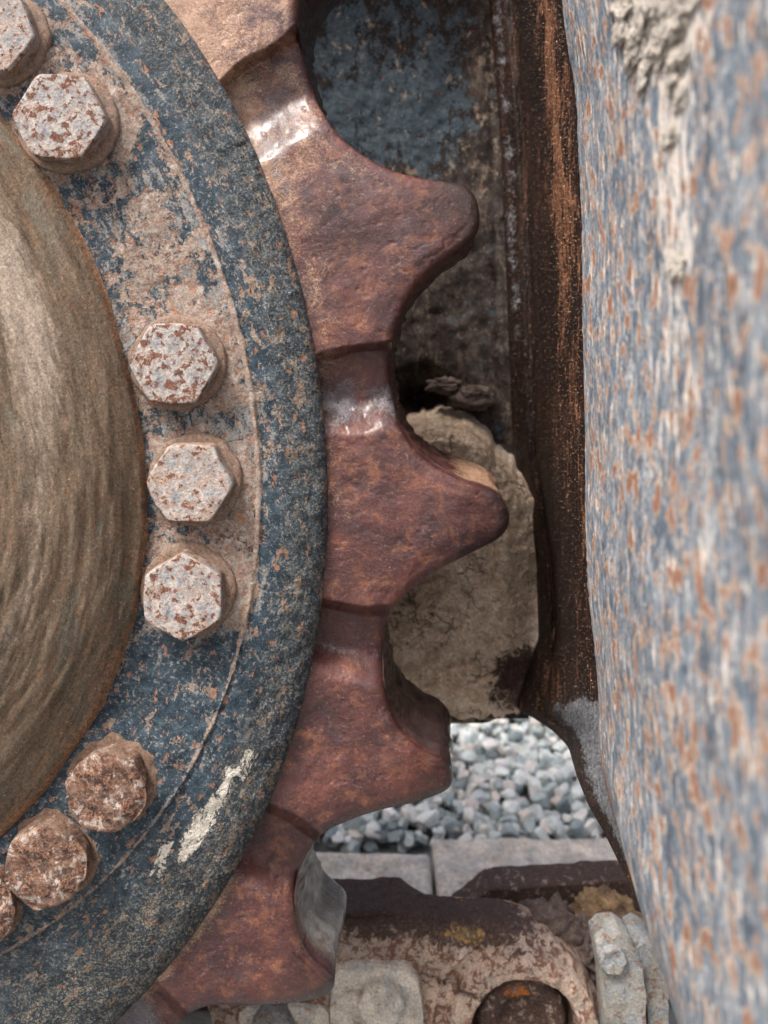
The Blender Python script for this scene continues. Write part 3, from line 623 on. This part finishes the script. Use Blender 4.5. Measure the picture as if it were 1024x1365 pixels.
# web behind the guard plate's edge
A = [(645, -120), (652, 0), (660, 100), (668, 200), (675, 320), (677, 430), (680, 520), (688, 600), (697, 680), (706, 760), (706, 850), (690, 915), (683, 943), (706, 954), (737, 974), (758, 996), (768, 1032), (784, 1073), (805, 1109), (825, 1150), (846, 1192), (866, 1238), (882, 1275), (897, 1305), (908, 1331), (920, 1370), (940, 1440)]
Ac = curve(A, n=1500); k = int(np.argmin(np.hypot(Ac[:, 0]-683, Ac[:, 1]-943)))
rowsy = np.linspace(-120, 1440, 620)
dRr = 1068.0
def webL(y):
    x = np.interp(y, [-120, 0, 200, 430, 600, 760, 850, 930, 946, 954, 974, 996, 1032, 1073, 1109, 1150, 1192, 1238, 1275, 1305, 1331, 1370, 1440],
                  [640, 652, 668, 677, 684, 715, 718, 690, 688, 706, 737, 758, 768, 784, 805, 825, 846, 866, 882, 897, 908, 920, 940])
    d = np.interp(y, [-120, 600, 900, 946, 960, 996, 1073, 1192, 1440], [1600, 1600, 1590, 1560, 1480, 1330, 1200, 1140, 1110])
    return x, d
Lx, Ld = webL(rowsy); kk = np.ones(5)/5
Lx[3:-3] = np.convolve(Lx, kk, 'same')[3:-3]; Ld[3:-3] = np.convolve(Ld, kk, 'same')[3:-3]
Rx = np.interp(rowsy, B[:, 1], B[:, 0])+10
tw = np.linspace(0, 1, 130)[None]
# cross-section: flat flange (left), groove, then a rounded bulge up to the guard plate
PLx = ((Lx-CX)*Ld/F)[:, None]; PRx = ((Rx-CX)*dRr/F)[:, None]
Dw = Ld[:, None]*(1-tw)+dRr*tw
PXw = (Lx[:, None]*(1-tw)+Rx[:, None]*tw)
prof_d = -30*np.exp(-((tw-0.0)/0.10)**2)+55*np.exp(-((tw-0.30)/0.08)**2)-70*np.exp(-((tw-0.68)/0.22)**2)
low = sst(1000, 900, rowsy)[:, None]
Dw = Dw+prof_d*low
Yw = rowsy[:, None]+0*tw
Dw = Dw+fbm(PXw/30, Yw/120, o=3, s=71)*5+fbm(PXw/9, Yw/25, o=3, s=72)*2.0
vw = (Yw-CY)*Dw/F
org = np.exp(-((tw-0.68)/0.13)**2)*(0.32+0.58*sst(560, 200, Yw))*sst(1000, 700, Yw)+0.3*np.exp(-((tw-0.86)/0.06)**2)
org += 0.5*np.exp(-((PXw-735)/25)**2-((Yw-920)/60)**2)
gry = sst(905, 960, Yw)*np.exp(-((tw-0.75)/0.45)**2)*sst(0.2, 0.5, tw+0.6*sst(980, 1020, Yw))
gry = gry*(1-0.6*sst(1240, 1330, Yw))+0.42*np.exp(-((tw-0.10)/0.1)**2)*sst(640, 400, Yw)
gry += 0.3*sst(540, 640, Yw)*np.exp(-((tw-0.45)/0.2)**2)*sst(840, 700, Yw)
Pw = W(PXw, Yw, Dw)
MB().shell(Pw, (10, 0, 26), np.stack([PXw, Yw, 0*Yw], -1), np.stack([org, gry, 0*org], -1), flip=False).build('side_web', WEB, frame)
# back plate
px = np.linspace(-260, 705, 260); py = np.linspace(-110, 958, 330)
PX, PY = np.meshgrid(px, py)
PYb = PY.copy()
db = 1606+fbm(PX/40, PY/60, o=4, s=81)*5+fbm(PX/10, PY/12, o=3, s=82)*2.2-14*np.exp(-((PX-500)/70)**2)*sst(300, 100, PY)
db += 110*np.exp(-((PX-562)/38)**2-((PY-530)/24)**2)
db += 10*np.exp(-((PX-(650+0.03*PY))/3)**2)
blu = sst(300, 210, PY)*0.95*sst(655, 590, PX)-0.25*sst(70, 0, PY)
dst = -0.02-0.10*sst(260, 330, PY)+0.03*sst(560, 640, PX)*sst(330, 200, PY)
MB().shell(W(PX, PYb, db)[:, :], (0, 0, 0+30*0+0.001) if False else (0, 30, 0), np.stack([PX, PY, 0*PX], -1), np.stack([blu, dst, 0*blu], -1)).build('back_plate', BACK, frame)
# thick bottom lip of the back plate
px = np.linspace(300, 712, 180); aa = np.linspace(0, 2*np.pi, 25)[:-1]
lipy = 958-14*sst(640, 690, px)+2*vnoise(px/25, 0*px, s=4)
P = np.stack([W(px, lipy+16*np.sin(a)*0.7-6, 1592+18*np.cos(a)+2*fbm(px/20, 0*px+a, o=3, s=9)) for a in aa])
MB().grid(P, mk=np.broadcast_to((0.0, 0.1, 0), P.shape), cu=True).build('bottom_lip', BACK, frame)

xs_, ds_ = np.meshgrid(np.linspace(-900, 290, 60), np.linspace(1440, 1640, 40))
MB().shell(V(xs_, -800+fbm(xs_/60, ds_/60, s=3)*3, ds_), (0, 0, 30), np.stack([xs_, ds_, 0*xs_], -1), flip=True).build('unseen_shade_plate', BACK, frame)  # added out of view to keep sky light out of the cavity
# ------------------------------------------------------------------ MUD in the cavity
px = np.linspace(440, 742, 230); py = np.linspace(524, 962, 330)
PX, PY = np.meshgrid(px, py)
topy = 5*vnoise(px/18, 0*px, s=46)[None]+3*vnoise(px/6, 0*px, s=47)[None]+np.interp(px, [440, 500, 548, 585, 621, 646, 662, 687, 742], [585, 570, 553, 547, 550, 565, 586, 612, 640])[None]
rgt = np.interp(py, [540, 627, 692, 750, 807, 860, 905, 935, 962], [686, 700, 716, 732, 742, 738, 732, 716, 706])[:, None]
bot = 957+4*vnoise(px/14, 0*px, s=44)+3*vnoise(px/5, 0*px, s=45)-9*sst(660, 700, px)
PY = 524+(PY-524)*(bot[None]-524)/438.0
inn = sst(-2, 46, PY-topy)*(0.55+0.45*sst(2, -60, PX-rgt))
bul = 62*inn+75*inn*np.exp(-((PX-655)/60)**2-((PY-700)/120)**2)-40*np.exp(-((PX-545)/62)**2-((PY-795)/85)**2)*inn+26*np.exp(-((PX-600)/90)**2-((PY-935)/30)**2)*inn
bul += 50*sst(-2, 16, PY-topy)*np.exp(-((PY-topy-30)/40)**2)
dm = 1618-bul+fbm(PX/60, PY/60, o=4, s=91)*17*inn-9*np.abs(fbm(PX/38, PY/30, o=2, s=97))*inn+fbm(PX/22, PY/19, o=5, s=92, g=0.6)*4.2*(0.2+inn)-5*np.abs(fbm(PX/25, PY/18, o=3, s=93))*inn
dm += 150*(1-sst(-14, 1, PY-topy))
dm -= 2.5*np.clip(fbm(PX/9, PY/7, o=2, s=95), 0.3, 1)*inn
dk = 1.5*np.exp(-((PX-712)/58)**2-((PY-908)/50)**2)+0.5*np.exp(-((PX-545)/50)**2-((PY-800)/60)**2)+0.55*sst(0, 30, 30-(rgt-PX))*sst(640, 560, PY)  # dark crust at lower right; sprocket's shade painted into the left hollow
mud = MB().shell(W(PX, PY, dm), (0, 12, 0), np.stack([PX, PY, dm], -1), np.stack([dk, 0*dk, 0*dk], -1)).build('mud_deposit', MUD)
tag(mud, 'thick dried brown mud caked on the plate behind the teeth', 'mud')
def lump(name, cx, cy, d, rx, ry, rd, mat, seed, amp=0.28, n=40, col=(0, 0, 0), fr=1.6):
    th = np.linspace(0, np.pi, n)[:, None]; ph_ = np.linspace(0, 2*np.pi, 2*n)[None, :-1]
    x = np.sin(th)*np.cos(ph_); y = -np.cos(th)+0*ph_; z = np.sin(th)*np.sin(ph_)
    r_ = 1+amp*fbm(x*fr+seed, y*fr, z*fr, o=5, s=seed)
    X0, V0 = (cx-CX)*d/F, (cy-CY)*d/F
    P = V(X0+x*r_*rx, V0+y*r_*ry, d+z*r_*rd)
    return MB().grid(P, np.stack([X0+x*r_*rx, V0+y*r_*ry, d+z*r_*rd], -1), np.broadcast_to(col, P.shape), cv=True)
c1 = lump('c', 628, 530, 1575, 40, 22, 30, CLOD, 5, fr=2.2)
o = c1.build('mud_clod', CLOD); tag(o, 'dark brown crusty clod overhanging the mud deposit', 'mud')
o = lump('c', 592, 514, 1584, 30, 15, 24, CLOD, 9, fr=2.0).build('mud_clod', CLOD); tag(o, 'dark brown lump in the shadowed hollow above the mud', 'mud')
# pale crust on the guard plate, top
crust = thing('mud_crust', V(235, -420, 740), 'knobbly whitish crust of dried mud stuck high on the blue plate', 'mud')
for i, (cx_, cy_, r_) in enumerate([(835, 20, 12), (855, 45, 13), (872, 12, 12), (893, 30, 13), (880, 62, 11), (902, 88, 10), (846, 75, 9), (862, 95, 8), (910, 10, 11), (828, -10, 12), (888, -14, 13), (906, 130, 6), (905, 350, 7), (893, 180, 6)]):
    iy = np.abs(pyg[:, 150]-cy_).argmin(); ix = np.abs(pxg[iy]-cx_).argmin(); d = DG[iy, ix]
    m = lump('c', cx_-1, cy_, d, r_*0.5, r_*1.5, r_*2.6, CHALK, 20+i, 0.6, 46)
    m.build('lump', CHALK, crust)

# ------------------------------------------------------------------ TRACK CHAIN
chain = thing('track_chain', V(120, HU, 1600), 'rusty tan crawler track chain lying below the toothed wheel', 'track')
# near link: rail top, side face with a big round pin boss
dF = 1452.0
def link_outline(n=400):
    return curve([(250, 1178), (453, 1187), (540, 1190), (600, 1196), (650, 1198), (694, 1203), (735, 1222), (775, 1253), (803, 1292), (819, 1341), (822, 1390), (812, 1440), (780, 1490)], n=n)
lo = link_outline()
# rail-top drop from far edge to near edge
q = np.linspace(0, 1, 46)[:, None]
topX = (lo[:, 0]-CX)*dF/F; topV = (lo[:, 1]-CY)*(dF+88)/F
top = []
for t in np.linspace(0, 1, 24): top.append(np.stack([topX, topV+0*topX, dF+16+19+55*(1-t)+0*topX], -1))
for a in np.linspace(0, 90, 16)[1:]: top.append(np.stack([topX*(1-0.0*a), topV+34*(1-math.cos(R(a))), dF+16+19-34*math.sin(R(a))+0*topX], -1))
bxp, byp = 697.0, 1364.0
BXu, BYu = (bxp-CX)*dF/F, (byp-CY)*dF/F
for t in np.linspace(0, 1, 90)[1:]:
    vb = topV+34; tx = topX*(1-t)+(topX*0.9+BXu*0.1)*t; tv = vb+(BYu+40-vb)*t
    top.append(np.stack([tx, tv, dF+1+0*tx], -1))
T = np.array(top); xx, vv_, ddm = T[..., 0], T[..., 1], T[..., 2]
rb = np.hypot(xx-BXu, (vv_-BYu))
ftop = (np.arange(len(T)) >= 30)[:, None]
ddm = ddm-(26*sst(134, 124, rb)*sst(86, 94, rb)+7*np.exp(-((rb-158)/5)**2))*ftop                      # raised boss collar
ddm = ddm+(34*sst(88, 82, rb))*ftop                                        # bore
ddm = ddm+(9*np.exp(-((vv_-(topV+15+78))/9)**2)*sst(BXu-60, BXu-140, xx))*ftop   # long groove
ddm = ddm-(7*sst(topV+15+95, topV+15+110, vv_)*sst(BXu-100, BXu-160, xx))*ftop
nz = fbm(xx/50, vv_/50, ddm/50, o=4, s=101)*4+fbm(xx/12, vv_/12, ddm/12, o=3, s=102)*1.6
P = V(xx, vv_+nz*(~ftop), ddm-nz*ftop)
mk0 = np.where(ftop, 0.9*sst(30, 0, vv_-topV-15)*0.8, 1.0)*sst(800, 640, xx*F/dF+CX)
mk0 = np.maximum(mk0, 0.55*np.exp(-((vv_-(topV+93))/12)**2)*ftop*(xx < BXu))
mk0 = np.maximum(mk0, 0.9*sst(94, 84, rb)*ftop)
mk1 = 0*xx
mk2 = 0.72*np.exp(-((xx*F/dF+CX-620)/50)**2)*np.exp(-((vv_-topV-12)/14)**2)
mb = MB().grid(P, np.stack([xx, vv_, ddm], -1), np.stack([mk0, mk1, mk2], -1), flip=True)
mb.grid(V(xx[::6, ::6], vv_[::6, ::6], np.maximum(dF+90, 0)+0*xx[::6, ::6]), flip=False)
linko = mb.build('track_link', LINK, chain)
# pin end inside the bore
th = np.linspace(0, 2*np.pi, 61)[None, :-1]; rz = np.array([(76, 40), (76, 12), (68, 4), (44, 6), (36, 20), (0.01, 22)])
P = V(BXu+rz[:, :1]*np.cos(th)+2*vnoise(np.cos(th)*3, np.sin(th)*3), BYu+rz[:, :1]*np.sin(th), dF+rz[:, 1:]+0*th)
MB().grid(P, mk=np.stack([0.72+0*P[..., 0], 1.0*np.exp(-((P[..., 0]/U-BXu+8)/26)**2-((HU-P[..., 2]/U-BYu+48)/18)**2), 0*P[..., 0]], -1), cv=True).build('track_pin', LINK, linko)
# far link with its bevelled end
def block(pts, d0, d1, mat, name, parent, mk=(0, 0, 0), bev=5, noise=1.5, sub=5, seed=0, label=None):
    """a thick plate: outline in image px at its front distance d0, running back to d1, with rounded rims"""
    p = np.array(pts+[pts[0]], float); L = [p[0]]
    q = [];
    for i in range(len(p)-1):
        n = max(2, int(np.hypot(*(p[i+1]-p[i]))/sub)); q += [p[i]+(p[i+1]-p[i])*t for t in np.linspace(0, 1, n, endpoint=False)]
    q = np.array(q); c = q.mean(0)
    x = (q[:, 0]-CX)*d0/F; v = (q[:, 1]-CY)*d0/F; cx_, cv_ = x.mean(), v.mean()
    rows = []
    for t in np.linspace(0.02, 0.98, 10):
        rows.append((cx_+(x-cx_)*t, cv_+(v-cv_)*t, d0+0*x))
    R_ = np.hypot(x-cx_, v-cv_)
    for a in (0, 30, 60, 90):
        k_ = (R_-bev*(1-math.sin(R(a))))/R_; rows.append((cx_+(x-cx_)*k_, cv_+(v-cv_)*k_, d0+bev*(1-math.cos(R(a)))+0*x))
    for t in np.linspace(0, 1, 14)[1:]: rows.append((x, v, d0+bev+(d1-d0-bev)*t+0*x))
    rows.append((cx_+(x-cx_)*0.01, cv_+(v-cv_)*0.01, d1+0*x))
    G_ = np.array(rows); X_, V_, D_ = G_[:, 0], G_[:, 1], G_[:, 2]
    a = fbm(X_/25+seed, V_/25, D_/25, o=4, s=110+seed)*noise
    P = V(X_+a, V_+a, D_-a)
    o = MB().grid(P, np.stack([X_, V_, D_], -1), np.broadcast_to(mk, P.shape), cv=True, flip=True).build(name, mat, parent, sharp=60)
    if label: o['label'] = label
    return o
block([(606, 1222), (650, 1186), (700, 1182), (820, 1175), (960, 1172), (960, 1330), (700, 1330), (610, 1280)], 1640, 1705, LINK, 'track_link', chain, mk=(0.75, 0.12, 0), bev=8, noise=1.6, seed=3, label='dark brown link with a bevelled rail end')
# upper rail strip of the near link (dark running surface with bevelled end)
block([(250, 1219), (536, 1216), (572, 1240), (572, 1262), (250, 1262)], 1478, 1570, LINK, 'rail', linko, mk=(1.0, 0, 0), bev=5, noise=2, seed=5)
# shoes: flat plates on the ground side, reaching out towards the gravel
def shoe(xa, xb, d_far, v_top, seed, lab):
    xs = np.linspace(xa, xb, 110); ds = np.linspace(1620, d_far, 130)
    X_, D_ = np.meshgrid(xs, ds)
    e = np.minimum(np.minimum(X_-xa, xb-X_), d_far-D_)
    Vt = v_top+14*np.exp(-e/5)-10*np.exp(-((D_-d_far+30)/26)**2)+fbm(X_/80, D_/80, o=3, s=seed)*3+fbm(X_/15, D_/15, o=3, s=seed+1)*1.2
    mk = np.stack([0*e, 0*e, 0*e], -1)
    edge = np.exp(-((X_-xa)/9)**2)
    mk[..., 1] = 0.30*edge
    o = MB().shell(V(X_, Vt, D_), (0, 0, -50), np.stack([X_, D_, 0*X_], -1), mk, flip=False).build('track_shoe', SHOE, chain, sharp=50)
    o['label'] = lab; return o
shoe(118, 760, 2060, 1221, 121, 'long pale shoe plate with a brown left edge')
shoe(-520, 108, 2010, 1225, 124, 'pale shoe plate left of the seam')
shoe(772, 1200, 2040, 1223, 128, 'shoe plate hidden behind the frame')
# bolt pads on the near link, and small bolts
def stud(cx_, cy_, d, r, hgt, mat, name, parent, hexa=True, rot=0, seed=0, mk=(0, 0, 0)):
    n = 72; th = np.arange(n)*2*np.pi/n; X0, V0 = (cx_-CX)*d/F, (cy_-CY)*d/F; Rc = r*d/F
    rel = np.mod(th-R(rot), R(60))-R(30); hr = Rc*math.cos(R(30))/np.cos(rel)*0.5+Rc*0.95*0.5 if hexa else Rc+0*th
    rows = [(hr, hgt), (hr, 0.2*hgt)]+[(hr-0.14*Rc*(1-math.cos(R(a))), 0.2*hgt*(1-math.sin(R(a)))) for a in (30, 60, 90)]+[(hr*0.86*t, 0) for t in (0.8, 0.6, 0.4, 0.2, 0.01)]
    rad = np.array([r_[0] for r_ in rows]); zz = d+np.array([r_[1] for r_ in rows])[:, None]+0*rad
    x = rad*np.cos(th); y = rad*np.sin(th); a = fbm(x/12+seed, y/12, zz/12, o=3, s=140+seed)*1.8
    P = V(X0+x+a, V0+y+a, zz-a)
    return MB().grid(P, np.stack([x+seed*40, y, zz], -1), np.broadcast_to(mk, P.shape), cv=True).build(name, mat, parent)
pad = block([(440, 1300), (452, 1290), (540, 1291), (556, 1306), (566, 1350), (566, 1430), (440, 1430)], 1436, 1470, SHOE, 'bolt_pad', linko, bev=9, noise=2, seed=8)
stud(508, 1345, 1416, 33, 40, SHOE, 'nut', pad, seed=1)
pad = block([(318, 1350), (330, 1342), (432, 1343), (440, 1352), (440, 1440), (318, 1440)], 1440, 1470, SHOE, 'bolt_pad', linko, bev=8, noise=2, seed=12)
stud(362, 1376, 1420, 30, 40, NUT, 'nut', pad, seed=4)
# the bolt assembly at the right end
bl = block([(796, 1262), (806, 1252), (828, 1249), (846, 1262), (858, 1290), (862, 1330), (862, 1400), (812, 1400), (806, 1320)], 1380, 1440, NUT, 'end_lug', chain, bev=24, noise=1.2, seed=15, label='grey rounded lug with a small stud')
stud(818, 1283, 1368, 18, 26, NUT, 'stud', bl, hexa=False, seed=7)
block([(846, 1262), (858, 1256), (874, 1262), (886, 1290), (892, 1340), (892, 1400), (866, 1400), (862, 1320)], 1400, 1470, NUT, 'end_lug', chain, bev=18, noise=1.2, seed=18, label='pale bluish lug behind the stud')
# clods packed behind the near link
for i, (cx_, cy_, d, rx, ry, rd, mkc, lab) in enumerate([
    (722, 1250, 1550, 70, 58, 50, (0.3, 0, 0), 'dark purple-brown clod packed on the track chain, largest of three'),
    (778, 1262, 1545, 52, 56, 45, (0.15, 0, 0), 'lumpy grey-brown clod between the track pin and the pale lug'),
    (812, 1226, 1560, 66, 44, 40, (0, 0, 0), 'ochre yellow dirt lump under the dark rail end')]):
    m = mat_mud('ochre_clod', (0.12, 0.08, 0.055), (0.30, 0.20, 0.11), False) if i == 2 else CLOD
    o = lump('c', cx_, cy_, d, rx, ry, rd, m, 31+i, 0.35, 60, mkc, 2.4).build('dirt_clod', m); tag(o, lab, 'dirt clod')

# ------------------------------------------------------------------ GROUND and GRAVEL
def gh(x, d):   # height of the ground above the track bed, in units
    t = np.clip((d-2120)/900, 0, 1); return 110*t+10*vnoise(x/180, d/180, s=7)*np.clip((d-2050)/150, 0, 1)
xs = np.unique(np.r_[np.linspace(-300000, -6000, 12), np.linspace(-6000, 6000, 160), np.linspace(6000, 300000, 12)])
ds = np.unique(np.r_[np.linspace(-300000, -2000, 10), np.linspace(-2000, 1900, 20), np.linspace(1900, 6000, 110), np.linspace(6000, 500000, 12)])
X_, D_ = np.meshgrid(xs, ds)
ground = MB().grid(V(X_, HU+5-gh(X_, D_), D_), np.stack([X_, D_, 0*X_], -1)).build('ground', GROUND); tag(ground, kind='structure')
def stone_mesh(seed, n=15):
    rg = np.random.RandomState(seed)
    th = np.linspace(0, np.pi, n)[:, None]; ph_ = np.linspace(0, 2*np.pi, n*2-1)[None, :-1]
    P = np.stack([np.sin(th)*np.cos(ph_), np.sin(th)*np.sin(ph_), np.cos(th)+0*ph_], -1)
    for _ in range(9):
        nn = rg.normal(size=3); nn /= np.linalg.norm(nn); hh = rg.uniform(0.42, 0.75)
        dt = P@nn; ex = np.maximum(0, dt-hh); P = P-ex[..., None]*nn
    P = P*np.array([1, rg.uniform(0.7, 0.95), rg.uniform(0.55, 0.8)])
    P = P*(1+0.06*fbm(P[..., 0]*2+seed, P[..., 1]*2, P[..., 2]*2, o=2, s=seed))[..., None]
    return P
SH = [stone_mesh(i) for i in range(14)]
meshes = []
for i, P in enumerate(SH):
    o = MB().grid(P*26*U, P*26, cv=True, flip=True).build('stone', STONE, sharp=28); meshes.append(o.data); bpy.data.objects.remove(o)
from mathutils import Euler
rg = random.Random(5); spots = []
# rows of stones, jittered; three layers deep
for lay in range(3):
    d = 2130.0
    while d < 3250:
        x = -420.0+rg.uniform(0, 40)
        while x < 1050:
            spots.append((x+rg.uniform(-20, 20), d+rg.uniform(-20, 20), lay)); x += 40+rg.uniform(-7, 10)
        d += 34
def key(s):
    x, d, lay = s; px = CX+x*F/d; vis = 430 < px < 840 and 2150 < d < 2850
    return (not vis, -lay*0 + abs(px-640) + (0 if lay else 60))
spots.sort(key=key)
rest = MB(); cnt = 0
for x, d, lay in spots:
    sz = rg.choice((0.7, 0.85, 1.0, 1.1, 1.25))*rg.uniform(0.85, 1.1)
    h_ = float(gh(np.array([x]), np.array([d]))[0])+12+lay*17+rg.uniform(-8, 10)
    loc = V(x, HU+5-h_, d); e = Euler((rg.uniform(-0.6, 0.6)+(1.57 if rg.random() < 0.3 else 0), rg.uniform(-0.6, 0.6), rg.uniform(0, 6.28)))
    i = rg.randrange(14)
    if cnt < 300:
        o = bpy.data.objects.new('stone', meshes[i]); C.objects.link(o); o.location = [float(c) for c in loc]; o.rotation_euler = e; o.scale = (sz,)*3
        o.parent = ground; cnt += 1
    else:
        Mx = np.array(e.to_matrix()); P = SH[i][::2, ::2] if abs(x-300) > 600 else SH[i]
        P = (P*26*sz*U)@Mx.T+loc; rest.grid(P, cv=True, flip=True)
# wider bank, coarser stones
for _ in range(2600):
    x = rg.uniform(-3200, 4200); d = rg.uniform(2140, 4700)
    if -440 < x < 1060 and d < 3270: continue
    h_ = float(gh(np.array([x]), np.array([d]))[0])+18+rg.uniform(-6, 14)
    Mx = np.array(Euler((rg.uniform(-1, 1), rg.uniform(-1, 1), rg.uniform(0, 6))).to_matrix())
    rest.grid((SH[rg.randrange(14)][::2, ::2]*45*U)@Mx.T+V(x, HU+5-h_, d), cv=True, flip=True)
o = rest.build('gravel', STONE, sharp=28); tag(o, kind='stuff', label='bed of loose pale grey crushed stone beyond the track', cat='gravel')
